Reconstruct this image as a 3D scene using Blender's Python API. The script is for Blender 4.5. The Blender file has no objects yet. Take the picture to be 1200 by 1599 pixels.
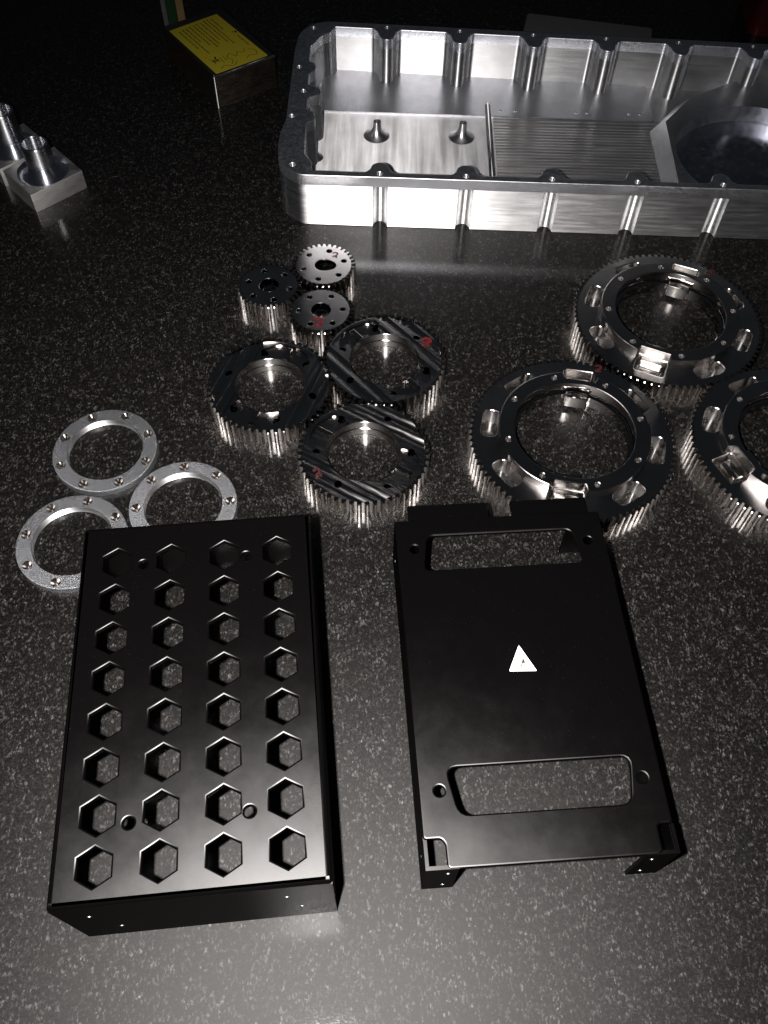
import bpy, bmesh, math, random
from mathutils import Vector, Matrix
from mathutils.geometry import tessellate_polygon
R = math.radians
PI = math.pi
MM = 0.001                       # all shapes below are written in millimetres
random.seed(7)
sc = bpy.context.scene
C = sc.collection

# ------------------------------------------------------------------ camera
cd = bpy.data.cameras.new('camera'); cam = bpy.data.objects.new('camera', cd); C.objects.link(cam)
th, ro = R(56.655), R(1.458)
fw = Vector((0, math.cos(th), -math.sin(th)))
rt0 = Vector((1, 0, 0)); up0 = Vector((0, math.sin(th), math.cos(th)))
rt = rt0*math.cos(ro) + up0*math.sin(ro); up = -rt0*math.sin(ro) + up0*math.cos(ro)
M = Matrix.Identity(4)
for i in range(3):
    M[i][0] = rt[i]; M[i][1] = up[i]; M[i][2] = -fw[i]
M[0][3], M[1][3], M[2][3] = 0, 0, 0.4
cam.matrix_world = M
cd.sensor_fit = 'HORIZONTAL'; cd.sensor_width = 36; cd.lens = 1388.8/1200*36
cd.clip_start = 0.01; cd.clip_end = 50
sc.camera = cam

# ------------------------------------------------------------------ world: a dark room
w = bpy.data.worlds.new('World'); sc.world = w; w.use_nodes = True
bg = w.node_tree.nodes['Background']
bg.inputs[0].default_value = (0.75, 0.85, 1.0, 1); bg.inputs[1].default_value = 0.014

# ------------------------------------------------------------------ the phone torch beside the lens
ld = bpy.data.lights.new('phone_flash', 'SPOT'); lamp = bpy.data.objects.new('phone_flash', ld); C.objects.link(lamp)
ld.energy = 37.0; ld.color = (1.0, 0.95, 0.92); ld.shadow_soft_size = 0.0035
ld.spot_size = R(95); ld.spot_blend = 1.0
lamp.location = (-0.031, 0.0, 0.398)
aim = Vector((-0.015, 0.175, 0.0)) - Vector(lamp.location)
lamp.rotation_euler = aim.to_track_quat('-Z', 'Y').to_euler()

vs = sc.view_settings
sc.display_settings.display_device = 'sRGB'
vs.view_transform = 'Standard'; vs.look = 'None'; vs.exposure = 0.0; vs.gamma = 1.0; vs.use_curve_mapping = False
sc.render.engine = 'CYCLES'
cy = sc.cycles
cy.use_denoising = True
cy.sample_clamp_indirect = 4.0
cy.max_bounces = 8; cy.glossy_bounces = 6; cy.blur_glossy = 0.3

# ------------------------------------------------------------------ materials
class NT:
    def __init__(s, name):
        s.m = bpy.data.materials.new(name); s.m.use_nodes = True
        s.t = s.m.node_tree; s.n = s.t.nodes; s.b = s.n['Principled BSDF']
    def add(s, k, **kw):
        x = s.n.new(k)
        for a, v in kw.items(): setattr(x, a, v)
        return x
    def link(s, a, b): s.t.links.new(a, b)
    def coord(s, scale=(1, 1, 1), out='Object'):
        c = s.add('ShaderNodeTexCoord'); m = s.add('ShaderNodeMapping')
        m.inputs['Scale'].default_value = scale
        s.link(c.outputs[out], m.inputs['Vector']); return m.outputs[0]
    def noise(s, vec, scale, detail=3, rough=.5, dist=0):
        x = s.add('ShaderNodeTexNoise'); x.inputs['Scale'].default_value = scale
        x.inputs['Detail'].default_value = detail; x.inputs['Roughness'].default_value = rough
        x.inputs['Distortion'].default_value = dist
        s.link(vec, x.inputs['Vector']); return x.outputs['Fac']
    def ramp(s, fac, stops):
        x = s.add('ShaderNodeValToRGB'); e = x.color_ramp.elements
        while len(e) < len(stops): e.new(0.5)
        for el, (p, c) in zip(e, stops):
            el.position = p; el.color = (c, c, c, 1) if not isinstance(c, tuple) else (*c, 1)
        s.link(fac, x.inputs[0]); return x.outputs[0]
    def bump(s, h, strength, dist):
        x = s.add('ShaderNodeBump'); x.inputs['Strength'].default_value = strength
        x.inputs['Distance'].default_value = dist
        s.link(h, x.inputs['Height']); s.link(x.outputs[0], s.b.inputs['Normal']); return x
    def mix(s, f, a, b, mode='MIX'):
        x = s.add('ShaderNodeMix', data_type='RGBA', blend_type=mode)
        if isinstance(f, (int, float)): x.inputs[0].default_value = f
        else: s.link(f, x.inputs[0])
        for i, v in ((6, a), (7, b)):
            if isinstance(v, tuple): x.inputs[i].default_value = (*v, 1)
            else: s.link(v, x.inputs[i])
        return x.outputs[2]

def metal(name, col, rough, aniso=0.0, rot=0.25, brush=(1, 1, 1), bscale=300, bstr=0.15, rvar=0.08, bdist=0.0002, axis='Z', beck=False, ground=0):
    t = NT(name); b = t.b
    b.inputs['Metallic'].default_value = 1
    vec = t.coord(brush)
    n = t.noise(vec, bscale, 4, .6)
    v2 = t.coord((1, 1, 1))
    big = t.noise(v2, 45, 3, .6)
    mx = t.mix(t.ramp(big, [(.35, 0.0), (.7, 1.0)]), col, tuple(c*0.82 for c in col))
    t.link(mx, b.inputs['Base Color'])
    mr = t.add('ShaderNodeMapRange'); mr.inputs[3].default_value = max(0.03, rough-rvar); mr.inputs[4].default_value = rough+rvar
    mr.inputs[1].default_value = .3; mr.inputs[2].default_value = .7
    t.link(n, mr.inputs[0]); t.link(mr.outputs[0], b.inputs['Roughness'])
    if bstr: t.bump(n, bstr, bdist)
    if aniso:
        b.inputs['Anisotropic'].default_value = aniso
        b.inputs['Anisotropic Rotation'].default_value = rot
        tg = t.add('ShaderNodeTangent', direction_type='RADIAL', axis=axis)
        t.link(tg.outputs[0], b.inputs['Tangent'])
    if beck:
        g = t.add('ShaderNodeBsdfAnisotropic', distribution='BECKMANN')
        for i, j in (('Color', 'Base Color'), ('Roughness', 'Roughness'), ('Normal', 'Normal'), ('Tangent', 'Tangent')):
            for l in list(b.inputs[j].links): t.link(l.from_socket, g.inputs[i])
        g.inputs['Anisotropy'].default_value = aniso; g.inputs['Rotation'].default_value = rot
        if ground:                                   # surface-ground: the grinding marks all run the same way
            cv = t.add('ShaderNodeCombineXYZ'); cv.inputs[0].default_value = 1.0
            g.inputs['Anisotropy'].default_value = ground; t.link(cv.outputs[0], g.inputs['Tangent'])
        t.n.remove(b)
        t.link(g.outputs[0], t.n['Material Output'].inputs['Surface'])
    return t.m

def satin(t, colour, rough, ior, spec_w, sharp=None):
    """diffuse body under a Beckmann sheen, plus an optional polished lobe"""
    d = t.add('ShaderNodeBsdfDiffuse')
    if isinstance(colour, tuple): d.inputs[0].default_value = (*colour, 1)
    else: t.link(colour, d.inputs[0])
    def lobe(rgh, i, wgt, prev, dist):
        g = t.add('ShaderNodeBsdfAnisotropic', distribution=dist)
        g.inputs['Color'].default_value = (1, 1, 1, 1)
        if isinstance(rgh, float): g.inputs['Roughness'].default_value = rgh
        else: t.link(rgh, g.inputs['Roughness'])
        x = t.add('ShaderNodeMixShader')
        if i:
            f = t.add('ShaderNodeFresnel'); f.inputs[0].default_value = i
            m = t.add('ShaderNodeMath', operation='MULTIPLY'); m.inputs[1].default_value = wgt; t.link(f.outputs[0], m.inputs[0])
            t.link(m.outputs[0], x.inputs[0])
        else: x.inputs[0].default_value = wgt
        t.link(prev, x.inputs[1]); t.link(g.outputs[0], x.inputs[2])
        for l in list(t.b.inputs['Normal'].links):
            t.link(l.from_socket, g.inputs['Normal'])
        return x.outputs[0]
    for l in list(t.b.inputs['Normal'].links): t.link(l.from_socket, d.inputs['Normal'])
    out = lobe(rough, ior, spec_w, d.outputs[0], 'BECKMANN')
    if sharp: out = lobe(sharp[0], sharp[1], sharp[2], out, 'BECKMANN')
    t.n.remove(t.b)
    t.link(out, t.n['Material Output'].inputs['Surface'])
    return t.m

def plain(name, col, rough, metallic=0, coat=0, bs=0, bstr=.1, bdist=.0002, spec=.5, var=.15, ns=60):
    t = NT(name); b = t.b
    n = t.noise(t.coord(), ns, 4, .6)
    t.link(t.mix(n, tuple(c*(1-var) for c in col), tuple(min(1, c*(1+var)) for c in col)), b.inputs['Base Color'])
    b.inputs['Metallic'].default_value = metallic; b.inputs['Roughness'].default_value = rough
    b.inputs['Specular IOR Level'].default_value = spec
    b.inputs['Coat Weight'].default_value = coat
    if bs: t.bump(t.noise(t.coord(), bs, 3, .6), bstr, bdist)
    return t.m

def granite():
    t = NT('granite')
    v = t.coord()
    big = t.noise(v, 40, 3, .6)
    mid = t.noise(v, 620, 6, .8, .8)
    mid2 = t.noise(v, 240, 4, .65, .6)
    fine = t.noise(v, 1500, 4, .7)
    vo = t.add('ShaderNodeTexVoronoi', feature='F1'); vo.inputs['Scale'].default_value = 1500; vo.inputs['Randomness'].default_value = 1
    wv = t.add('ShaderNodeMapping'); wv.inputs['Rotation'].default_value = (0, 0, .6); wv.inputs['Scale'].default_value = (1, .55, 1)
    t.link(v, wv.inputs['Vector']); t.link(wv.outputs[0], vo.inputs['Vector'])
    sep = t.add('ShaderNodeSeparateColor'); t.link(vo.outputs['Color'], sep.inputs[0])
    cell = t.ramp(sep.outputs[0], [(.62, 0.0), (.98, 1.0)])
    patch = t.ramp(mid2, [(.42, 0.0), (.66, 1.0)])
    patch = t.mix(1.0, patch, t.ramp(mid, [(.42, .1), (.6, 1.0)]), 'MULTIPLY')
    fl = t.mix(1.0, cell, patch, 'MULTIPLY')
    grain = t.ramp(fine, [(.42, .0), (.75, 1.0)])
    bm = t.mix(grain, (.0007, .0007, .0007), (.0095, .0090, .0086))
    bm2 = t.mix(t.ramp(mid, [(.50, 0.0), (.66, 1.0)]), bm, (.0150, .0142, .0135))
    c = t.mix(fl, bm2, (.115, .109, .103))
    warm = t.mix(t.ramp(big, [(.4, 0.0), (.7, .35)]), c, (.0060, .0051, .0044))
    mr = t.add('ShaderNodeMapRange'); mr.inputs[3].default_value = .44; mr.inputs[4].default_value = .60
    t.link(mid, mr.inputs[0])
    t.bump(t.noise(v, 700, 3, .6), .08, .0003)
    return satin(t, warm, mr.outputs[0], 1.5, GR_S, (.15, 1.5, GR_C))
GR_S, GR_C = .37, .45

MAT = {}
MAT['granite'] = granite()
MAT['alu_wall'] = metal('machined_aluminium_wall', (.96, .965, .975), .60, .98, .25, (1, 1, 14), 40, .05)
MAT['alu_rim'] = metal('machined_aluminium_rim', (.76, .78, .83), .38, 0, 0, (1, 1, 1), 500, .05)
MAT['alu_floor'] = metal('machined_aluminium_floor', (.84, .84, .86), .40, .93, 0, (9, .6, 1), 22, .08, .06, axis='X')
MAT['alu_ridge'] = metal('milled_aluminium_ridges', (.80, .79, .79), .36, .8, 0, (1, 16, 1), 24, .08, .06, axis='X')
MAT['alu_matte'] = metal('machined_aluminium_ledge', (.62, .63, .66), .38, 0, 0, (1, 6, 1), 200, .10)
MAT['alu_disc'] = metal('polished_aluminium_disc', (.50, .53, .62), .20, .5, .0, (1, 1, 1), 200, .05)
MAT['alu_post'] = metal('aluminium_post', (.85, .85, .88), .36, .5, .25, (1, 1, 1), 200, .03)
MAT['steel_dark'] = metal('shaded_bore', (.5, .48, .47), .12, 0, 0, (1, 1, 1), 300, 0, .03, beck=True)  # smoother steel, darkened to put shade into bores, holes and pockets
MAT['alu_ring'] = metal('blasted_aluminium_ring', (.33, .34, .36), .42, 0, 0, (2, 1, 1), 1500, 1.0, .12, .0006)
MAT['steel'] = metal('ground_steel', (.70, .68, .67), .355, 0, 0, (1, 9, 1), 120, 0, .03, beck=True, ground=.48)
MAT['steel_small'] = metal('ground_steel_small', (.76, .74, .73), .36, 0, 0, (1, 9, 1), 200, 0, .04, beck=True, ground=.42)
MAT['steel_bore'] = metal('turned_steel_bore', (.66, .64, .62), .30, .55, 0, (1, 1, 12), 300, .03, .05, beck=True)
MAT['steel_tooth'] = metal('hobbed_steel_tooth', (.64, .60, .57), .30, 0, 0, (1, 1, 1), 600, .06, .05, beck=True)
MAT['block_top'] = metal('polished_block_top', (.70, .73, .82), .34, .92, .25, (1, 1, 1), 200, .04)
MAT['block_side'] = metal('sawn_block_side', (.62, .61, .60), .47, 0, 0, (1, 1, 8), 120, .4, .08)
MAT['tube'] = metal('turned_tube', (.80, .81, .84), .30, .88, .25, (1, 1, 10), 120, .0)
tp = NT('black_powder_coat')
tp.bump(tp.noise(tp.coord(), 2600, 3, .6), .10, .0001)
pn = tp.noise(tp.coord(), 70, 5, .65)
pr = tp.add('ShaderNodeMapRange'); pr.inputs[3].default_value = .38; pr.inputs[4].default_value = .45; tp.link(pn, pr.inputs[0])
pd = tp.ramp(tp.noise(tp.coord(), 1900, 2, .5), [(.735, 0.0), (.76, 1.0)])
pm = tp.ramp(tp.noise(tp.coord(), 60, 3, .6), [(.35, 0.15), (.7, 1.0)])
pc = tp.mix(tp.mix(1.0, pd, pm, 'MULTIPLY'), (.0012, .0011, .0011), (.022, .021, .020))
MAT['powder'] = satin(tp, pc, pr.outputs[0], None, .040)
MAT['case'] = metal('dark_steel_case', (.13, .11, .09), .42, 0, 0, (1, 1, 6), 100, .15)
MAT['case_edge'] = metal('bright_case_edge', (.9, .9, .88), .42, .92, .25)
MAT['case_top'] = plain('black_case_top', (.010, .010, .010), .35, bs=900)
MAT['sticker'] = plain('yellow_sticker', (.36, .30, .014), .55, ns=30, var=.12)
MAT['ink'] = plain('sticker_ink', (.02, .016, .002), .6)
MAT['marker'] = plain('red_marker_ink', (.075, .004, .006), .5, ns=500, var=.35)
MAT['marker_faint'] = plain('faint_red_marker_ink', (.030, .004, .005), .5, ns=500, var=.4)
MAT['logo'] = plain('white_print', (.88, .88, .88), .5, var=.02)
MAT['green'] = plain('dark_green_board', (.006, .030, .010), .4)
MAT['tan'] = plain('tan_edge', (.16, .11, .045), .6)
MAT['grey_plastic'] = plain('smoky_plastic_sleeve', (.075, .078, .082), .4, coat=.1)
MAT['pink'] = plain('faded_red_strip', (.50, .12, .09), .5)
MAT['red'] = plain('red_plastic', (.06, .003, .003), .4)

# ------------------------------------------------------------------ mesh helpers
def newmesh(bm, mat, smooth=28):
    me = bpy.data.meshes.new('mesh'); bmesh.ops.recalc_face_normals(bm, faces=bm.faces)
    bm.to_mesh(me); bm.free(); me.transform(Matrix.Scale(MM, 4))
    me.materials.append(MAT[mat])
    if smooth:
        for p in me.polygons: p.use_smooth = True
        me.set_sharp_from_angle(angle=R(smooth))
        flat = [abs(p.normal.z) > .9995 for p in me.polygons]
        at = me.attributes.get('sharp_face') or me.attributes.new('sharp_face', 'BOOLEAN', 'FACE')
        at.data.foreach_set('value', flat)
    return me

def dark_holes(me, rmax):
    """smoother, darker steel: shade put into the hole and pocket walls within rmax"""
    me.materials.append(MAT['steel_dark'])
    for p in me.polygons:
        if abs(p.normal.z) < .3 and math.hypot(p.center.x, p.center.y) < rmax*MM: p.material_index = 1
    return me

def obj(name, me, parent=None, loc=(0, 0, 0), rz=0, label=None):
    o = bpy.data.objects.new(name, me); C.objects.link(o)
    o.location = Vector(loc)*MM; o.rotation_euler = (0, 0, rz)
    if parent: o.parent = parent
    if label: o['label'] = label
    return o

def thing(name, label, cat, loc=(0, 0, 0), rz=0, group=None):
    o = bpy.data.objects.new(name, None); C.objects.link(o)
    o.empty_display_size = .01
    o.location = Vector(loc)*MM; o.rotation_euler = (0, 0, rz)
    o['label'] = label; o['category'] = cat
    if group: o['group'] = group
    return o

def copy_thing(src, label, loc, rz):
    r = src.copy(); C.objects.link(r); r.location = Vector(loc)*MM; r.rotation_euler = (0, 0, rz); r['label'] = label
    for ch in list(src.children):
        c = ch.copy(); C.objects.link(c); c.parent = r
        for g in list(ch.children):
            d = g.copy(); C.objects.link(d); d.parent = c
    return r

def area(poly):
    return sum(poly[i-1][0]*poly[i][1]-poly[i][0]*poly[i-1][1] for i in range(len(poly)))/2

def offset(poly, d):
    """move every vertex outwards by d (inwards when negative)"""
    s = 1 if area(poly) > 0 else -1
    out = []; n = len(poly)
    for i in range(n):
        a, b, c = Vector(poly[i-1]), Vector(poly[i]), Vector(poly[(i+1) % n])
        e1 = (b-a); e2 = (c-b)
        if e1.length < 1e-9 or e2.length < 1e-9: out.append(tuple(b)); continue
        e1.normalize(); e2.normalize()
        n1 = Vector((e1.y, -e1.x))*s; n2 = Vector((e2.y, -e2.x))*s
        m = n1+n2
        k = m.length
        if k < .4: out.append(tuple(b)); continue
        m /= k
        out.append(tuple(b + m*(d/max(.45, m.dot(n1)))))
    return out

def prism(bm, outer, holes, z0, z1, ro=0, rh=0, segs=3, bottom=True, mat4=None, zt=None):
    """solid slab with through holes; ro / rh = edge rounding of the outer rim / the hole rims at the top"""
    rings = []
    for poly, r, sg in [(outer, ro, -1)] + [(h, rh, 1) for h in holes]:
        prof = [(0.0, z0)]
        if r:
            for k in range(segs+1):
                a = k/segs*PI/2
                prof.append((r*(1-math.cos(a)), z1-r+r*math.sin(a)))
        else: prof.append((0.0, z1))
        loops = []
        for d, z in prof:
            pp = offset(poly, sg*d) if d else poly
            loops.append([bm.verts.new((x, y, z)) for x, y in pp])
        for l0, l1 in zip(loops, loops[1:]):
            n = len(l0)
            for i in range(n):
                bm.faces.new((l0[i-1], l0[i], l1[i], l1[i-1]))
        rings.append((loops[0], loops[-1]))
    for k, on in ((1, True), (0, bottom)):
        if not on: continue
        loops = [r[k] for r in rings]
        flat = [v for l in loops for v in l]
        for tri in tessellate_polygon([[Vector((v.co.x, v.co.y, 0)) for v in l] for l in loops]):
            try: bm.faces.new([flat[i] for i in tri])
            except ValueError: pass
    if mat4 is not None:
        vs_ = [v for a, b in rings for l in (a, b) for v in l]
    return bm

def circle(r, n=48, cx=0, cy=0, a0=0):
    return [(cx+r*math.cos(a0+2*PI*i/n), cy+r*math.sin(a0+2*PI*i/n)) for i in range(n)]

def rrect(x0, y0, x1, y1, r, n=5):
    out = []
    for cx, cy, a in ((x1-r, y1-r, 0), (x0+r, y1-r, PI/2), (x0+r, y0+r, PI), (x1-r, y0+r, 1.5*PI)):
        for k in range(n+1):
            t = a+k/n*PI/2; out.append((cx+r*math.cos(t), cy+r*math.sin(t)))
    return out

def rpoly(pts, r, n=4):
    """polygon with rounded corners"""
    out = []; N = len(pts)
    for i in range(N):
        a, b, c = Vector(pts[i-1]), Vector(pts[i]), Vector(pts[(i+1) % N])
        u = (a-b).normalized(); v = (c-b).normalized()
        rr = min(r, (a-b).length*.45, (c-b).length*.45)
        p0 = b+u*rr; p1 = b+v*rr
        for k in range(n+1):
            t = k/n; out.append(tuple(p0*(1-t)**2 + b*2*t*(1-t) + p1*t*t))
    return out

def slab(outer, holes, z0, z1, mat, **kw):
    bm = bmesh.new(); prism(bm, outer, holes, z0, z1, **kw); return newmesh(bm, mat)

def box(bm, x0, y0, z0, x1, y1, z1, r=0):
    prism(bm, rrect(x0, y0, x1, y1, r, 3) if r else [(x0, y0), (x1, y0), (x1, y1), (x0, y1)], [], z0, z1)

def boxmesh(x0, y0, z0, x1, y1, z1, mat, r=0):
    bm = bmesh.new(); box(bm, x0, y0, z0, x1, y1, z1, r); return newmesh(bm, mat)

def lathe(bm, prof, n=64, cx=0, cy=0):
    loops = [[bm.verts.new((cx+r*math.cos(2*PI*i/n), cy+r*math.sin(2*PI*i/n), z)) for i in range(n)] for r, z in prof]
    for a, b in zip(loops, loops[1:]):
        for i in range(n): bm.faces.new((a[i-1], a[i], b[i], b[i-1]))
    return loops

def boolean(bm, cutters, op='DIFFERENCE'):
    """subtract closed cutter bmeshes from bm (exact solver)"""
    def tmp(b):
        bmesh.ops.recalc_face_normals(b, faces=b.faces)
        me = bpy.data.meshes.new('t'); b.to_mesh(me); b.free()
        o = bpy.data.objects.new('t', me); C.objects.link(o); return o
    a = tmp(bm); cs = [tmp(c) for c in cutters]
    for c in cs:
        m = a.modifiers.new('b', 'BOOLEAN'); m.operation = op; m.solver = 'EXACT'; m.object = c
    dg = bpy.context.evaluated_depsgraph_get(); dg.update()
    out = bmesh.new(); out.from_mesh(a.evaluated_get(dg).to_mesh())
    for o in [a]+cs:
        me = o.data; bpy.data.objects.remove(o); bpy.data.meshes.remove(me)
    return out

def ribbon(paths, width, z, mat, thick=.06):
    """flat pen strokes lying at height z"""
    bm = bmesh.new()
    for pts in paths:
        P = [Vector(q) for q in pts]; L = []; Rr = []
        for i, q in enumerate(P):
            d = (P[min(i+1, len(P)-1)]-P[max(i-1, 0)]).normalized(); nn = Vector((-d.y, d.x))
            wv = width*(.5+.12*math.sin(i*1.9+len(P)))
            L.append(tuple(q+nn*wv)); Rr.append(tuple(q-nn*wv))
        prism(bm, L+Rr[::-1], [], z, z+thick)
    return newmesh(bm, mat, 0)

def smoothpath(pts, n=5):
    out = []
    for i in range(len(pts)-1):
        p0 = Vector(pts[max(i-1, 0)]); p1 = Vector(pts[i]); p2 = Vector(pts[i+1]); p3 = Vector(pts[min(i+2, len(pts)-1)])
        for k in range(n):
            t = k/n
            out.append(tuple(.5*((2*p1)+(-p0+p2)*t+(2*p0-5*p1+4*p2-p3)*t*t+(-p0+3*p1-3*p2+p3)*t**3)))
    out.append(tuple(pts[-1])); return out

def digit_two(s, cx, cy, rot):
    pts = [(-.55, .28), (-.25, .58), (.25, .55), (.42, .2), (.15, -.2), (-.3, -.62), (.15, -.55), (.55, -.62)]
    c, sn = math.cos(rot), math.sin(rot)
    return smoothpath([(cx+s*(x*c-y*sn), cy+s*(x*sn+y*c)) for x, y in pts])

# ------------------------------------------------------------------ the worktop
bm = bmesh.new(); box(bm, -900, -700, -30, 900, 1300, 0)
top = obj('worktop', newmesh(bm, 'granite', 0)); top['kind'] = 'structure'
top['label'] = 'black speckled granite worktop'

# ------------------------------------------------------------------ gears
def tooth_mesh(N, rr, rt, z0, z1, mat='steel_tooth'):
    p = 2*PI/N; a0 = .34*p; a1 = .26*p; a2 = .13*p
    rm = rr+(rt-rr)*.5
    prof = [(rr, -a0), (rm, -a1), (rt-.25, -a2), (rt, -a2*.6), (rt, a2*.6), (rt-.25, a2), (rm, a1), (rr, a0)]
    P = [(r*math.cos(a), r*math.sin(a)) for r, a in prof]
    c = .45
    Pt = [(min(r, rt-c)*math.cos(a), min(r, rt-c)*math.sin(a)) if r > rm else (r*math.cos(a), r*math.sin(a)) for r, a in prof]
    bm = bmesh.new()
    lo = [bm.verts.new((x, y, z0)) for x, y in P]
    mi = [bm.verts.new((x, y, z1-c if i not in (0, 1, 6, 7) else z1-.02)) for i, (x, y) in enumerate(P)]
    hi = [bm.verts.new((x, y, z1)) for x, y in Pt]
    n = len(P)
    for i in range(n-1):
        bm.faces.new((lo[i], lo[i+1], mi[i+1], mi[i])); bm.faces.new((mi[i], mi[i+1], hi[i+1], hi[i]))
    bm.faces.new(hi); bm.faces.new(lo[::-1])
    bmesh.ops.remove_doubles(bm, verts=bm.verts, dist=.001)
    return newmesh(bm, mat, 25)

def gear_circle(N, rr):
    p = 2*PI/N; a0 = .34*p; out = []
    for k in range(N):
        for t in (-a0, a0): out.append((rr*math.cos(k*p+t), rr*math.sin(k*p+t)))
    return out

def add_teeth(root, N, rr, rt, z0, z1):
    me = tooth_mesh(N, rr, rt, z0, z1)
    for k in range(N): obj('tooth', me, root, rz=2*PI*k/N)

def bore_mesh(r, z0, z1, c=.6, mat='steel_bore'):
    bm = bmesh.new()
    prof = [(r+c+.02, z1+.01), (r, z1-c), (r, z1-c-(z1-z0)*.5), (r-.5, z1-c-(z1-z0)*.5-.3), (r-.5, z0+.1)]
    lathe(bm, prof, 96)
    return newmesh(bm, mat, 35)

# --- small spur gears
def small_gear(loc, rz, label, bore, digit):
    g = thing('spur_gear', label, 'gear', loc, rz, 'small spur gears standing together')
    holes = [bore]+[circle(1.75, 20, 13.4*math.cos(k*PI/3), 13.4*math.sin(k*PI/3)) for k in range(6)]
    obj('gear_body', dark_holes(slab(gear_circle(34, 17.6), holes, .1, 11, 'steel_small', rh=.3, segs=2), 17), g)
    add_teeth(g, 34, 17.6, 20.4, .1, 11)
    if digit:
        s, cx, cy, rot = digit
        obj('marker_digit', ribbon([digit_two(s, cx, cy, rot)], 1.6 if s > 3.4 else 1.1, 11.01, 'marker'), g, rz=-rz, label='red hand-drawn numeral 2')
    return g
egg = []
for i in range(48):
    a = 2*PI*i/48; r = 5.7 + 2.3*max(0, math.cos(a+.45))**4
    egg.append((r*math.cos(a), r*math.sin(a)*.93))
g1 = small_gear((-42.6, 444.2, 0), R(18), 'brightly lit small spur gear with a teardrop bore, nearest the aluminium housing', egg, (3.4, 6.8, 9.8, -.2))
g2 = small_gear((-42.0, 403.6, 0), R(5), 'small spur gear with a large red numeral, in front of the bright one', circle(6.0), (5.2, -1.2, -10.2, .1))
g3 = small_gear((-75.8, 424.4, 0), R(-12), 'small spur gear in shadow, leftmost of the three small gears', circle(6.0), None)
for g, n in ((g1, 1), (g2, 0), (g3, 1)):
    if g is g1: continue
    obj('bore_sleeve', bore_mesh(6.0, .1, 11, .4, 'steel_dark'), g)

# --- slotted gears (bands milled across the face)
def band(rad, d0, d1, n=24):
    """part of a disc of radius rad between the lines y=d0 and y=d1 (normal = +y)"""
    def arc(a, b): return [(rad*math.cos(a+(b-a)*i/n), rad*math.sin(a+(b-a)*i/n)) for i in range(n+1)]
    a0, a1 = math.asin(max(-1, min(1, d0/rad))), math.asin(max(-1, min(1, d1/rad)))
    return arc(a0, a1)+arc(PI-a1, PI-a0)
def slotted_gear_body():
    N, rr, ri = 52, 34.0, 20.6
    bm = bmesh.new()
    holes = [circle(ri, 96)]+[circle(2.1, 20, 26.2*math.cos(R(30+60*k)), 26.2*math.sin(R(30+60*k))) for k in range(6)]
    prism(bm, gear_circle(N, rr), holes, .1, 11)
    cut = []
    for s in (1, -1):
        if s == 1:
            b = bmesh.new(); prism(b, band(33.3, -16.5, 16.5), [], 10.3, 14); cut.append(b)
        for dc, hw_, dep in ((28.6, 3.6, 1.15), (21.0, 2.9, .75)):      # shallow hollow grooves
            rr_ = (hw_**2+dep**2)/(2*dep); b = bmesh.new()
            lo_ = []
            for xx in (-40.0, 40.0):
                lo_.append([b.verts.new((xx, s*dc+rr_*math.cos(2*PI*k/72), 11+rr_-dep+rr_*math.sin(2*PI*k/72))) for k in range(72)])
            for k in range(72): b.faces.new((lo_[0][k-1], lo_[0][k], lo_[1][k], lo_[1][k-1]))
            b.faces.new(lo_[0]); b.faces.new(lo_[1][::-1]); cut.append(b)
        # end pockets round the lugs
        b = bmesh.new()
        prism(b, [(s*x, y) for x, y in rpoly([(15, -12.5), (24, -15.5), (31.5, -7), (32.4, 3), (28, 14), (15, 13.0)], 6)], [], 8.4, 13.3); cut.append(b)
    bm = boolean(bm, cut)
    bmesh.ops.dissolve_limit(bm, angle_limit=R(1), verts=bm.verts, edges=bm.edges)
    es = [e for e in bm.edges if len(e.link_faces) == 2 and e.calc_face_angle() > R(60) and max(v.co.z for v in e.verts) > 8.5 and e.calc_face_angle() > R(70) and abs(e.verts[0].co.z-e.verts[1].co.z) < .01 and max(f.normal.z for f in e.link_faces) > .9 and e.is_convex]
    bmesh.ops.bevel(bm, geom=es, offset=.28, segments=1, affect='EDGES', clamp_overlap=True)
    return newmesh(bm, 'steel', 25)
sg = thing('slotted_gear', 'black-looking steel gear with milled bands, lowest of the three mid-size gears above the perforated cover', 'gear', (-12.1, 296.2, 0), R(-29.5), 'mid-size gears with milled faces')
obj('gear_body', dark_holes(slotted_gear_body(), 33), sg)
obj('bore_sleeve', bore_mesh(20.55, .1, 9.9, .1), sg)
for s in (1, -1):
    bm = bmesh.new(); prism(bm, [(s*x, y) for x, y in ((20.9, -1.2), (30.0, -1.2), (30.0, 1.8), (20.9, 1.8))], [], 8.3, 10.9, ro=.4, segs=2)
    obj('lug', newmesh(bm, 'steel_tooth', 25), sg)
add_teeth(sg, 52, 34.0, 36.6, .1, 11)
sg2 = copy_thing(sg, 'mid-size slotted gear with soft diagonal stripes and a red numeral at its right', (-2.3, 365.0, 0), R(-47.5))
sg3 = copy_thing(sg, 'leftmost mid-size slotted gear, dark, below the small gears', (-67.6, 342.6, 0), R(-107.5))
obj('marker_digit', ribbon([digit_two(3.6, 0, 0, .3)], 1.3, 0, 'marker_faint'), sg, label='faint red hand-drawn numeral 2').matrix_basis = Matrix.Rotation(R(29.5), 4, 'Z') @ Matrix.Translation(Vector((-24.5, -15.5, 11.02))*MM)
obj('marker_digit', ribbon([digit_two(4.8, 0, 0, -.3)], 1.8, 0, 'marker'), sg2, label='red hand-drawn numeral 2').matrix_basis = Matrix.Rotation(R(47.5), 4, 'Z') @ Matrix.Translation(Vector((25.0, 14.0, 11.02))*MM)

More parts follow.
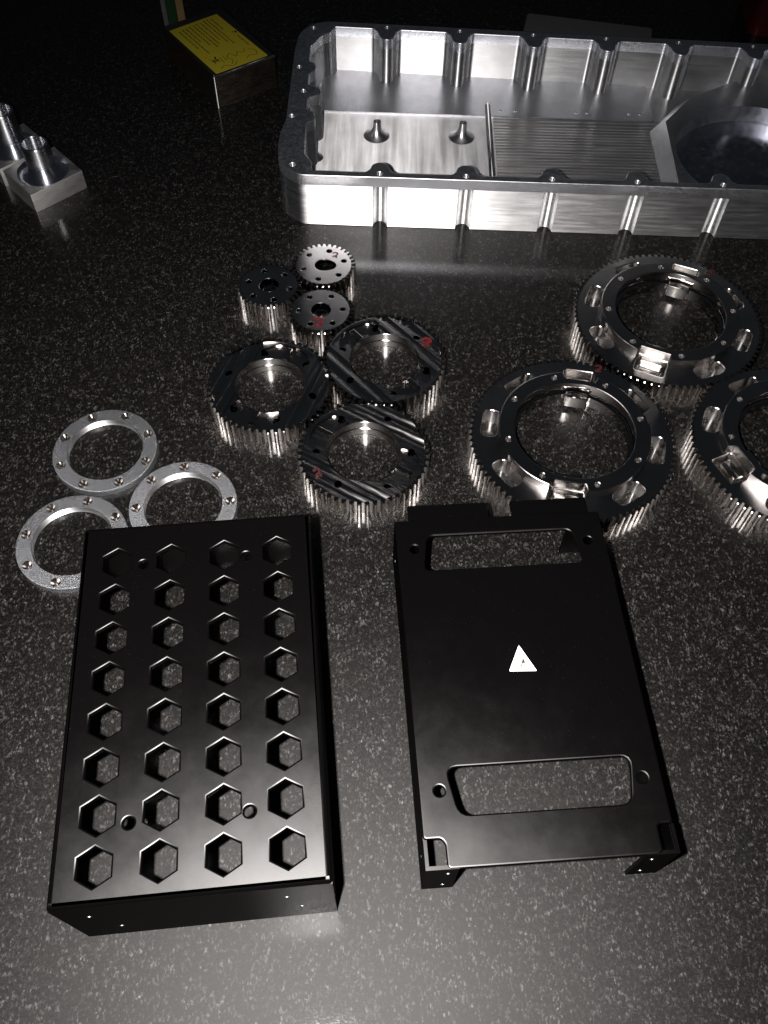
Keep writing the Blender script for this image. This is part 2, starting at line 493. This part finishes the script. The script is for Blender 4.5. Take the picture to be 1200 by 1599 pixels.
# --- large hub gears
def hub_gear():
    g = thing('hub_gear', 'large hub gear half covered by the edge of the bracket with the white triangle', 'gear', (104.2, 310.5, 0), R(-100), 'large hub gears with rounded windows')
    N, rr = 86, 55.4
    wins = []
    for k in (1, 2, 3, 5, 6, 7):
        a = k*PI/4; hw = R(12.5)
        poly = []
        r0, r1 = 42.6, 51.8
        pts = [(r0, -hw), (r1, -hw*.85), (r1, hw*.85), (r0, hw)]
        crn = [(r*math.cos(a+t), r*math.sin(a+t)) for r, t in pts]
        wins.append(rpoly(crn, 4.2, 5))
    slots = []
    for a in (0, PI):
        c, s = math.cos(a), math.sin(a)
        slots.append(rpoly([(x*c-y*s, x*s+y*c) for x, y in ((37.2, -8.8), (50.0, -8.8), (50.0, 8.8), (37.2, 8.8))], 1.6, 4))
    obj('gear_body', slab(gear_circle(N, rr), [circle(34.2, 120)]+wins+slots, .1, 10, 'steel', rh=.6, segs=3), g)
    # raised hub, notched where the lugs are
    out = []
    for i in range(180):
        a = 2*PI*i/180; r = 42.0
        x = r*math.cos(a); y = r*math.sin(a)
        if abs(y) < 9.0: x = math.copysign(36.6, x)
        out.append((x, y))
    holes = [circle(33.4, 120)]+[circle(1.5, 18, 38.2*math.cos(R(22.5+45*k)), 38.2*math.sin(R(22.5+45*k))) for k in range(8)]
    obj('hub', dark_holes(slab(out, holes, 10.02, 16.5, 'steel', ro=.5, rh=.5, segs=2), 34), g)
    bm = bmesh.new(); lathe(bm, [(34.1, 9.8), (32.2, 9.4), (31.6, 9.0), (31.6, 5.6), (33.0, 5.2), (33.0, .2)], 120)
    obj('bore_ledge', newmesh(bm, 'steel_dark', 30), g)
    for s in (1, -1):
        bm = bmesh.new()
        prism(bm, [(s*x, y) for x, y in rrect(27.2, -6.4, 31.9, 6.4, .8, 2)], [], 3.2, 11.2, ro=.6, segs=2)
        obj('lug', newmesh(bm, 'steel_bore', 30), g)
        bm = bmesh.new()
        prism(bm, [(s*x, y) for x, y in rrect(38.6, -6.6, 45.5, 6.6, .8, 2)], [], .2, 8.0, ro=.9, segs=2)
        obj('slot_insert', newmesh(bm, 'steel_bore', 30), g)
    add_teeth(g, N, rr, 58.0, .1, 10)
    return g
hg = hub_gear()
hg2 = copy_thing(hg, 'large hub gear nearest the aluminium housing, lit along its left rim', (172.0, 405.6, 0), R(-112))
hg3 = copy_thing(hg, 'large hub gear cut off by the right edge of the photo', (228.4, 309.4, 0), R(-155))
obj('marker_digit', ribbon([digit_two(3.6, 0, 0, -.2)], 1.4, 0, 'marker_faint'), hg, label='red hand-drawn numeral 2').matrix_basis = Matrix.Rotation(R(95), 4, 'Z') @ Matrix.Translation(Vector((15.5, 53.0, 10.02))*MM)
obj('marker_digit', ribbon([digit_two(3.8, 0, 0, -.9)], 1.3, 0, 'marker_faint'), hg2, label='dim red hand-drawn numeral 2').matrix_basis = Matrix.Rotation(R(112), 4, 'Z') @ Matrix.Translation(Vector((34.5, 42.0, 10.02))*MM)

# ------------------------------------------------------------------ flange rings
fr = thing('flange_ring', 'flat aluminium ring with countersunk holes, topmost of the three rings', 'ring', (-156.0, 297.6, 0), R(4), 'flat aluminium flange rings')
def flange():
    bm = bmesh.new()
    outer = circle(28.7, 120)
    holes = [circle(20.5, 96)]+[circle(2.1, 24, 24.9*math.cos(R(24+45*k)), 24.9*math.sin(R(24+45*k))) for k in range(8)]
    prism(bm, outer, [holes[0]]+holes[1:], .1, 4.0, ro=.5, rh=0, segs=2)
    return bm
def flange_mesh():
    bm = bmesh.new()
    hs = [(24.9*math.cos(R(24+45*k)), 24.9*math.sin(R(24+45*k))) for k in range(8)]
    prism(bm, circle(28.7, 120), [circle(20.9, 96)]+[circle(2.6, 24, x, y) for x, y in hs], .1, 4.0, ro=.5, rh=0, segs=2, bottom=False)
    return newmesh(bm, 'alu_ring', 30)
obj('ring_plate', flange_mesh(), fr)
for k in range(8):
    x, y = 24.9*math.cos(R(24+45*k)), 24.9*math.sin(R(24+45*k))
    if k == 0:
        bm = bmesh.new(); lathe(bm, [(2.6, 3.99), (1.2, 2.3), (1.2, .2)], 24); csk = newmesh(bm, 'steel_tooth', 30)
    obj('countersink', csk, fr, (x, y, 0))
bm = bmesh.new(); lathe(bm, [(20.92, 3.99), (20.5, 3.4), (20.5, .15)], 96)
obj('inner_edge', newmesh(bm, 'alu_wall', 30), fr)
copy_thing(fr, 'flat aluminium ring with countersunk holes, right one, partly under the cover', (-107.4, 262.2, 0), R(-17))
copy_thing(fr, 'flat aluminium ring with countersunk holes, lower left one beside the cover corner', (-161.6, 237.9, 0), R(14))

# ------------------------------------------------------------------ perforated black cover
A1 = R(6.77)
cov = thing('perforated_cover', 'black sheet metal cover with rows of hexagonal holes, standing on the left', 'cover', (-116.57, 193.41, 0), A1)
# local frame: x along the rows, -y towards the camera
X0, X1, Y0, Y1, HZ, T = -15.86, 85.43, -140.4, 19.2, 60.2, 1.5
hexes = []
for i in range(4):
    for j in range(8):
        cx, cy = i*23.31, -j*18.18
        hexes.append([(cx+7.15*math.sin(PI/3*k), cy+7.15*math.cos(PI/3*k)) for k in range(6)])
rounds = [circle(2.15, 24, 11.6, -112.7), circle(2.15, 24, 56.3, -112.6), circle(2.15, 24, 11.5, -1.8), circle(2.15, 24, 56.3, -1.5)]
obj('top_plate', slab(rrect(X0, Y0, X1, Y1, .8, 3), hexes+rounds, HZ-2.3, HZ, 'powder', ro=2.2, rh=.8, segs=5), cov)
def upright(name, p0, p1, z0, z1, holes, parent, t=1.5, mat='powder'):
    """sheet wall from p0 to p1 (outer face), thickness t to the left of p0->p1; holes: list of (s, z, r)"""
    p0 = Vector(p0); p1 = Vector(p1); L = (p1-p0).length; u = (p1-p0)/L; n = Vector((-u.y, u.x))
    bm = bmesh.new()
    prism(bm, [(0, z0), (L, z0), (L, z1), (0, z1)], [circle(r, 18, s, z) for s, z, r in holes], 0, t)
    for v in bm.verts:
        s, z, d = v.co; q = p0+u*s+n*d; v.co = (q.x, q.y, z)
    return obj(name, newmesh(bm, mat, 20), parent)
zt = HZ-2.31
fh = [(10.5, 41, 1.1), (17.0, 17, 1.1), (83.5, 41, 1.1), (88.0, 20, 1.1)]
upright('front_wall', (X0, Y0), (X1, Y0), .1, zt, fh, cov)
bm = bmesh.new(); lathe(bm, [(1.1, 0), (1.05, -.2), (.6, -.25), (.55, .5), (.01, .6)], 18)
nut = newmesh(bm, 'alu_rim', 30)
def nuts(parent, p0, p1, holes):
    p0 = Vector(p0); p1 = Vector(p1); u = (p1-p0).normalized(); n = Vector((-u.y, u.x))
    for s_, z_, r_ in holes:
        q_ = p0+u*s_+n*.35
        o = obj('press_nut', nut, parent, (q_.x, q_.y, z_)); o.rotation_euler = (R(-90), 0, math.atan2(u.y, u.x)); o.scale = (r_/1.1,)*3
nuts(cov, (X0, Y0), (X1, Y0), fh)
upright('right_wall', (X1, Y0+T+.02), (X1, Y1-T-.02), .1, zt, [(12, 30, 1.1), (145, 30, 1.1)], cov)
upright('back_wall', (X1, Y1), (X0, Y1), 8, zt, [(14, 20, 1.6), (84, 20, 1.6)], cov)

# ------------------------------------------------------------------ black bracket with the white triangle
A2 = R(5.18)
br = thing('mounting_bracket', 'black sheet metal bracket with two long slots and a small white triangle', 'bracket', (15.0, 218.17, 0), A2)
BX0, BX1, BY0, BY1, BZ = -8.4, 92.1, -144.6, 16.4, 37.0
outl = [(BX0, BY0+11.5), (BX0, BY1), (BX1, BY1), (BX1, BY0+11.5), (BX1-6.5, BY0+11.5), (BX1-6.5, BY0+1.0), (BX1-8, BY0), (BX0+9.5, BY0), (BX0+8.6, BY0+1.0), (BX0+8.6, BY0+9.5), (BX0+7, BY0+11.5)]
slots = [rpoly([(6.6, 7.0), (76.5, 7.0), (79.6, -11.8), (3.6, -11.8)], 3.4, 4), rpoly([(3.6, -105.1), (80.6, -105.1), (77.2, -124.6), (7.2, -124.6)], 4.6, 4)]
bh = [circle(2.2, 24, x, y) for x, y in ((0, 0), (83.7, 0), (0, -114.4), (83.7, -114.4))]
obj('top_plate', slab(rpoly(outl[::-1], 1.6, 3), slots+bh, BZ-T, BZ, 'powder', ro=.9, rh=.75), br)
zb = BZ-T-.01
def rimbar(x0, x1):
    obj('corner_rim', boxmesh(x0, BY0, BZ-6, x1, BY0+1.4, BZ-.3, 'powder'), br)
upright('left_wall', (BX0, BY1-T), (BX0, BY0+T), .1, zb, [(10, 18, 1.3), (150, 18, 1.3)], br)
upright('right_wall', (BX1, BY0+T), (BX1, BY1-T), .1, zb, [(10, 18, 1.3), (150, 18, 1.3)], br)
# the walls run up to the open corners
obj('corner_strip', boxmesh(BX0, BY0+T, zb, BX0+1.4, BY0+11.4, BZ-.2, 'powder'), br)
obj('corner_strip', boxmesh(BX1-1.4, BY0+T, zb, BX1, BY0+11.4, BZ-.2, 'powder'), br)
upright('front_flange', (BX0, BY0), (BX0+13.2, BY0), .1, BZ-.4, [(9.3, 28, 1.1), (8.6, 7, 1.1)], br)
upright('front_flange', (BX1-13.2, BY0), (BX1, BY0), .1, BZ-.4, [(4.0, 28, 1.1), (4.6, 7, 1.1)], br)
nuts(br, (BX0, BY0), (BX0+13.2, BY0), [(9.3, 28, 1.1), (8.6, 7, 1.1)]); nuts(br, (BX1-13.2, BY0), (BX1, BY0), [(4.0, 28, 1.1), (4.6, 7, 1.1)])
upright('rear_flange', (BX1, BY1), (BX1-13.2, BY1), .1, zb, [(4.0, 20, 1.6)], br)
upright('rear_flange', (BX0+13.2, BY1), (BX0, BY1), .1, zb, [(9.0, 20, 1.6)], br)
for x0, x1 in ((-1.4, 38.0), (49.5, 87.6)):
    obj('tab', slab(rrect(x0, BY1-1.2, x1, 26.0, .8, 2), [], BZ-T-1.6, BZ-T-.05, 'powder', ro=.6, segs=2), br)
# triangle print: outer triangle, with two thin dark lines
lg = [(56.6, 157.0), (68.8, 157.5), (61.6, 169.6)]
def loc2(x, y):
    dx, dy = x-15.0, y-218.17
    return (dx*math.cos(A2)+dy*math.sin(A2), -dx*math.sin(A2)+dy*math.cos(A2))
tri = [loc2(*q) for q in lg]
lo = obj('triangle_emblem', slab(rpoly(tri, .5, 2), [], BZ+.01, BZ+.07, 'logo'), br, label='small white triangular emblem')
a_, b_, c_ = [Vector(q) for q in tri]
def bary(u, v): return tuple(a_+(b_-a_)*u+(c_-a_)*v)
em = ribbon([[bary(.20, .02), bary(.20, .35), bary(.10, .78)]], .14, BZ+.075, 'ink', .03)
obj('emblem_line', em, lo)
bm = bmesh.new(); prism(bm, [bary(.34, .30), bary(.50, .30), bary(.30, .54)], [], BZ+.075, BZ+.105)
prism(bm, [bary(.40, .31), bary(.35, .31), bary(.33, .12), bary(.39, .12)], [], BZ+.075, BZ+.104)
obj('emblem_mark', newmesh(bm, 'ink', 0), lo)

# ------------------------------------------------------------------ aluminium gearbox housing
hx, hy = 100.0, 585.0
ho = thing('gearbox_housing', 'large open machined aluminium housing with screw holes round its rim', 'housing', (hx, hy, 0))
XR = 345.0
def FY(x): return 496.9-(x+54)*.0125     # outer front edge
def BYy(x): return 684.2-(x+50)*.050     # outer back edge
front_h = [-65.4+1.0, -8.4, 47.7, 103.5, 158.7, 214.1, 269.5, 325]
back_h = [-7.0, 48.1, 103.5, 158.2, 212.5, 267.7, 322]
left_pts = [(-55.2, 496.9), (-60.4, 497.4), (-64.2, 499.6), (-70.6, 505.1), (-74.5, 511.8), (-76.3, 522.6), (-76.5, 537.7), (-75.0, 550.2), (-73.8, 557), (-74.3, 645.1), (-72.8, 662.8), (-69.6, 671.8), (-62.9, 679.8), (-52.1, 684.0)]
left_pts = smoothpath(left_pts[:9], 3)+smoothpath(left_pts[9:], 3)
def outer_contour(groove):
    pts = []
    x = -50.0
    # front, left to right, with grooves
    fx = []
    for g in front_h[1:]: fx.append(g+.6)
    cur = []
    segs = [(-50, None)]
    for g in fx:
        if groove:
            if g+5 > XR-5: continue
            pts.append((g-5.0, FY(g)))
            n = 14
            for k in range(1, n):
                a = PI+ (-PI)*k/n
                pts.append((g+4.9*math.cos(a), FY(g)+ 5.4*math.sin(a)))
            pts.append((g+5.0, FY(g)))
        else:
            pts.append((g-5.0, FY(g))); pts.append((g+5.0, FY(g)))
    pts.append((XR-8, FY(XR))); pts.append((XR, FY(XR)+8)); pts.append((XR, BYy(XR)-8)); pts.append((XR-8, BYy(XR)))
    for k in range(12): pts.append((XR-30-k*30, BYy(XR-30-k*30)))
    pts += left_pts[::-1]
    return [(x-hx, y-hy) for x, y in pts]
def bell(d, w): return 0 if abs(d) >= w else (.5+.5*math.cos(PI*d/w))
def boss(d, hw=10.5):
    """flat-topped round column with flared feet"""
    d = abs(d)
    if d > hw: return 0
    if d > 6.2: 
        t = (hw-d)/(hw-6.2); return .38*t*t
    return .38+.62*math.sqrt(max(0, 1-(d/6.25)**2))
def inner_contour(extra=0.0, bossy=1.0):
    pts = []
    st = 1.1
    n = int((XR-8+50)/st)
    # front side left->right
    for i in range(n+1):
        x = -55+ (XR-8+55)*i/n
        y = FY(x)+5.4+extra
        y += bossy*max([boss(x-g, 11)*10.5 for g in front_h[1:]]+[0])
        pts.append((x, y))
    pts.append((XR-8, BYy(XR)-9))
    for i in range(n+1):
        x = (XR-12) - (XR-12+46)*i/n
        y = BYy(x)-7.0-extra
        y -= bossy*max([boss(x-g, 11)*14.5 for g in back_h]+[0])
        pts.append((x, y))
    # back left corner boss, left side with two bosses, front left corner boss
    cor = [(-47.5, 675), (-50, 668.5), (-54.5, 665.5), (-57.5, 661), (-60, 655), (-63, 650)]
    pts += smoothpath(cor, 4)[1:]
    for i in range(70):
        y = 649-(649-528)*i/69
        x = -63.2+extra+(64.9-63.2)*0
        x = -63.2+ (649-y)*.035 + bossy*max(boss(y-g, 9)*k for g, k in ((621.5, 5), (591.4, 9.5), (561.3, 6)))
        pts.append((x, y))
    cor = [(-58.9, 528), (-58.6, 521), (-56.5, 516.5), (-54.0, 513), (-53, 508), (-53.5, 504.5)]
    pts += smoothpath(cor, 4)[1:-1]
    return [(x-hx, y-hy) for x, y in pts]
inner = inner_contour()
ZG = 31.5; ZR = 39.0
bm = bmesh.new(); prism(bm, outer_contour(True), [inner], .4, ZG); obj('wall', newmesh(bm, 'alu_wall', 32), ho)
holes_c = [(x, FY(x)+4.1) for x in front_h[1:]]+[(-65.6, 507.6)]+[(-70.2, 561.3), (-64.4, 591.4), (-69.6, 621.5), (-62.6, 674.3)]+[(x, BYy(x)-4.6) for x in back_h]
holes_c = [(x-hx, y-hy) for x, y in holes_c]
bm = bmesh.new(); prism(bm, outer_contour(False), [inner]+[circle(1.9, 20, x, y) for x, y in holes_c], ZG, ZR, ro=.5, rh=.9, segs=3)
obj('rim', newmesh(bm, 'alu_rim', 32), ho)
bm = bmesh.new(); lathe(bm, [(1.85, ZR-.5), (1.3, ZR-1.6), (1.3, ZG+.4)], 20); sk = newmesh(bm, 'alu_wall', 32)
for x, y in holes_c: obj('screw_hole', sk, ho, (x, y, 0))
# floor with a matte ledge along the back and a ridged bay
fl = offset(inner, 1.0)
bm = bmesh.new(); prism(bm, fl, [], 0.9, 3.6); obj('floor', newmesh(bm, 'alu_floor', 32), ho)
def LP(pts): return [(x-hx, y-hy) for x, y in pts]
ledge = LP(rpoly([(-57, 622.0), (196, 618.5), (196, 674), (-57, 678)], 3))
bm = bmesh.new(); prism(bm, ledge, [circle(1.4, 14, x-hx, 627-hy) for x in (80.5, 91.5, 138, 146, 178, 186.5)], 3.5, 4.9, ro=.25, segs=2); led = obj('rear_ledge', newmesh(bm, 'alu_matte', 32), ho)
# ridges of the milling cutter
bm = bmesh.new()
prev = None; y0, y1 = 501.0, 617.0; n = 33
x0_, x1_ = 74.5, 203.0
rows = []
for i in range(n*6+1):
    y = y0+(y1-y0)*i/(n*6); ph = (i % 6)/6
    z = 4.1+.28*(abs(2*ph-1))**1.6+max(0, (y-608)/9)*1.0
    rows.append([bm.verts.new((x-hx, y-hy, z)) for x in (x0_, x1_)])
for a, b in zip(rows, rows[1:]): bm.faces.new((a[0], a[1], b[1], b[0]))
bm.faces.new([r[0] for r in rows]+[bm.verts.new((x0_-hx, y1-hy, 3.0)), bm.verts.new((x0_-hx, y0-hy, 3.0))])
obj('ridged_bay', newmesh(bm, 'alu_ridge', 50), ho)
bm = bmesh.new(); prism(bm, LP([(68.6, 503), (73.2, 503), (73.2, 634), (71.2, 637), (68.9, 634)]), [], 3.4, 5.4, ro=.6, segs=2); obj('dividing_rib', newmesh(bm, 'alu_wall', 32), ho)
bm = bmesh.new(); lathe(bm, [(1.3, 12.4), (1.3, 15.2), (2.3, 15.2), (2.4, 12.5), (2.9, 9.5), (4.3, 6.8), (6.6, 4.8), (9.6, 3.7)], 40)
post = newmesh(bm, 'alu_post', 60)
for x, y in ((-12.6, 594), (50.3, 595)): obj('flared_post', post, ho, (x-hx, y-hy, 0))
# small flared feet at the left wall
bm = bmesh.new(); lathe(bm, [(.01, 11.5), (1.2, 11), (2.2, 8), (4, 5.2), (6.2, 3.7)], 28); ft = newmesh(bm, 'alu_wall', 60)
for x, y in ((-56.5, 566), (-56.0, 540)): obj('wall_foot', ft, ho, (x-hx, y-hy, 0))
# raised seat with the big round recess on the right
def loft(bm, A, B, za, zb, hole, zh):
    a = [bm.verts.new((*q, za)) for q in A]; b = [bm.verts.new((*q, zb)) for q in B]
    for i in range(len(a)): bm.faces.new((a[i-1], a[i], b[i], b[i-1]))
    h0 = [bm.verts.new((*q, zb)) for q in hole]; h1 = [bm.verts.new((*q, zh)) for q in hole]
    for i in range(len(h0)): bm.faces.new((h0[i-1], h0[i], h1[i], h1[i-1]))
    flat = b+h0
    for tri_ in tessellate_polygon([[Vector((v.co.x, v.co.y, 0)) for v in b], [Vector((v.co.x, v.co.y, 0)) for v in h0]]):
        bm.faces.new([flat[i] for i in tri_])
Bt = LP([(196, 500.5), (198.5, 600), (222, 631), (262, 656), (334, 656), (334, 500.5)])
At = LP([(190, 499.5), (190.5, 606), (217, 641), (255, 668), (335, 668), (335, 499.5)])
hole = circle(59.5, 96, 260.5-hx, 562-hy)
bm = bmesh.new(); loft(bm, At, Bt, 3.4, 17.0, hole, 2.0); seat = obj('bearing_seat', newmesh(bm, 'alu_matte', 32), ho)
bm = bmesh.new(); lathe(bm, [(59.6, 4.0), (59.0, 3.9), (57, 3.7), (30, 3.65), (12, 3.65), (.01, 3.65)], 96)
obj('recess_disc', newmesh(bm, 'alu_disc', 32), seat, (260.5-hx, 562-hy, 1.2))

# ------------------------------------------------------------------ machined blocks with tubes, far left
def block(loc, label, tubeh):
    b = thing('tube_block', label, 'machined block', loc, R(44.2), 'aluminium blocks with an upright tube')
    W_, D_, Hh = 40.6, 36.5, 14.0
    sq = rpoly([(0, 0), (W_, 0), (W_, D_), (0, D_)], .8, 2)
    cx, cy = 20.5, 18.0
    bm = bmesh.new(); prism(bm, sq, [circle(17.6, 72, cx, cy)], .1, Hh, ro=.5, segs=2); obj('block_body', newmesh(bm, 'block_side', 30), b)
    bm = bmesh.new(); lathe(bm, [(17.7, Hh-.02), (17.2, Hh-.8), (15.9, Hh-2.0), (14.6, Hh-2.0), (13.4, Hh-1.0), (12.2, Hh-.1), (11.0, Hh+1.4), (9.8, Hh+3.4), (9.0, Hh+6.0)], 72)
    obj('turned_flange', newmesh(bm, 'block_top', 50), b, (cx, cy, 0))
    bm = bmesh.new(); z1 = tubeh
    lathe(bm, [(9.0, Hh+5.9), (9.1, Hh+6.2), (9.1, z1-.6), (8.6, z1), (7.6, z1), (7.4, z1-.5), (7.4, Hh-8)], 72)
    obj('tube', newmesh(bm, 'tube', 30), b, (cx, cy, 0))
    return b
dv = Vector((-math.sin(R(44.2)), math.cos(R(44.2))))
block((-243.4, 501.7, 0), 'silver block with a short upright tube, the one fully in view at the left', 35.0)
q = Vector((-243.4, 501.7))+dv*38.0
block((q.x-1.5, q.y-.5, 0), 'silver block with an upright tube, cut off by the left edge of the photo', 41.0)

# ------------------------------------------------------------------ steel case with the yellow sticker
cs = thing('instrument_case', 'dark steel case with a yellow instruction sticker on its top', 'case', (-134.3, 628.3, 0), R(36.0))
bm = bmesh.new(); prism(bm, rrect(0, 0, 53, 84, 1.2, 4), [], .1, 24.4); obj('case_body', newmesh(bm, 'case', 30), cs)
bm = bmesh.new(); prism(bm, rrect(1.0, 1.0, 52.2, 83.5, 1.2, 4), [], 24.42, 25.2, ro=.4); obj('lid', newmesh(bm, 'case_top', 30), cs)
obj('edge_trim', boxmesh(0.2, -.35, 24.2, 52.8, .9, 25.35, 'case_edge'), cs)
bm = bmesh.new(); prism(bm, circle(1.15, 16, .55, .55), [], .3, 25.3); obj('corner_highlight', newmesh(bm, 'case_edge', 40), cs)  # bright strip standing in for the highlight on the rounded metal corner
st_ = obj('sticker', slab(rpoly([(3.6, 2.6), (48.2, 3.0), (44.6, 76.5), (0.2+1.5, 74.5)], .6, 2), [], 25.23, 25.36, 'sticker'), cs, label='yellow instruction sticker with small print and a wiring sketch')
# print on the sticker: blurred small lines running along the long side
random.seed(3)
paths = []
for r_, (u, v0, v1) in enumerate([(8.5, 40, 69), (12, 30, 70), (15, 48, 70), (18.5, 40, 71), (22, 34, 71), (25.0, 38, 72), (28.5, 42, 72), (32, 36, 73), (35, 32, 73), (38.4, 54, 72), (43, 24, 40)]):
    v = v1
    while v > v0:
        l = random.uniform(1.0, 3.6); l = min(l, v-v0+.4)
        if l > .5: paths.append([(u-.04*(v-40), v), (u-.04*(v-l/2-40)+random.uniform(-.15, .15), v-l/2), (u-.04*(v-l-40), v-l)])
        v -= l+random.uniform(.5, 1.0)
obj('small_print', ribbon(paths, .95, 25.38, 'ink', .03), st_)
sk = [smoothpath([(20, 8), (23, 12), (21, 17), (25, 21), (28, 15), (31, 20), (35, 17), (38, 21)]), smoothpath([(33, 8), (37, 11), (42, 9), (44, 15), (40, 19)]),
      [(9, 14), (13, 19)], [(8, 22), (14, 15)], smoothpath([(10, 6), (14, 9), (20, 5), (25, 9)]), [(16, 12), (16, 21)], [(19, 14), (19, 22)], [(42, 45), (42.6, 48)], [(7, 26), (8, 24.5)]]
obj('wiring_sketch', ribbon(sk, .45, 25.38, 'ink', .03), st_)
obj('sketch_mark', ribbon([[(9.4, 19), (10.6, 16.5)], [(13.8, 23), (12.2, 20), (14, 17)], [(44.2, 47), (44.4, 44)]], 1.5, 25.38, 'ink', .03), st_)

# board standing behind the case
bd = thing('upright_board', 'upright dark green board with a tan edge behind the stickered case', 'board', (-187, 744, 0), R(14))
obj('green_face', boxmesh(-2.5, 0, .1, 5.2, 9, 95, 'green', .8), bd)
obj('tan_edge', boxmesh(5.3, -1.2, .1, 11.6, 6, 95, 'tan', .8), bd)
obj('grey_backing', boxmesh(-6.5, 2, .1, -2.6, 10, 95, 'grey_plastic', .6), bd)

# ------------------------------------------------------------------ things behind the housing
sl = thing('plastic_sleeve', 'smoky plastic sleeve lying behind the housing', 'sleeve', (98, 700, 0), R(-10.5))
obj('sleeve_body', slab(rrect(0, 0, 104, 60, 3), [], .1, 11, 'grey_plastic', ro=1.5), sl)
obj('red_strip', boxmesh(14, 20, 11.05, 54, 31, 11.3, 'pink'), sl)
rb = thing('red_tub', 'red plastic tub at the top right corner behind the housing', 'tub', (296.5, 752, 0), R(-3))
bm = bmesh.new(); prism(bm, rrect(0, 0, 90, 60, 8, 6), [rrect(2.5, 2.5, 87.5, 57.5, 6, 6)], .1, 62, ro=.8, rh=.8); obj('tub_wall', newmesh(bm, 'red', 40), rb)
obj('tub_floor', slab(rrect(1.5, 1.5, 88.5, 58.5, 7, 6), [], .3, 3, 'red'), rb)
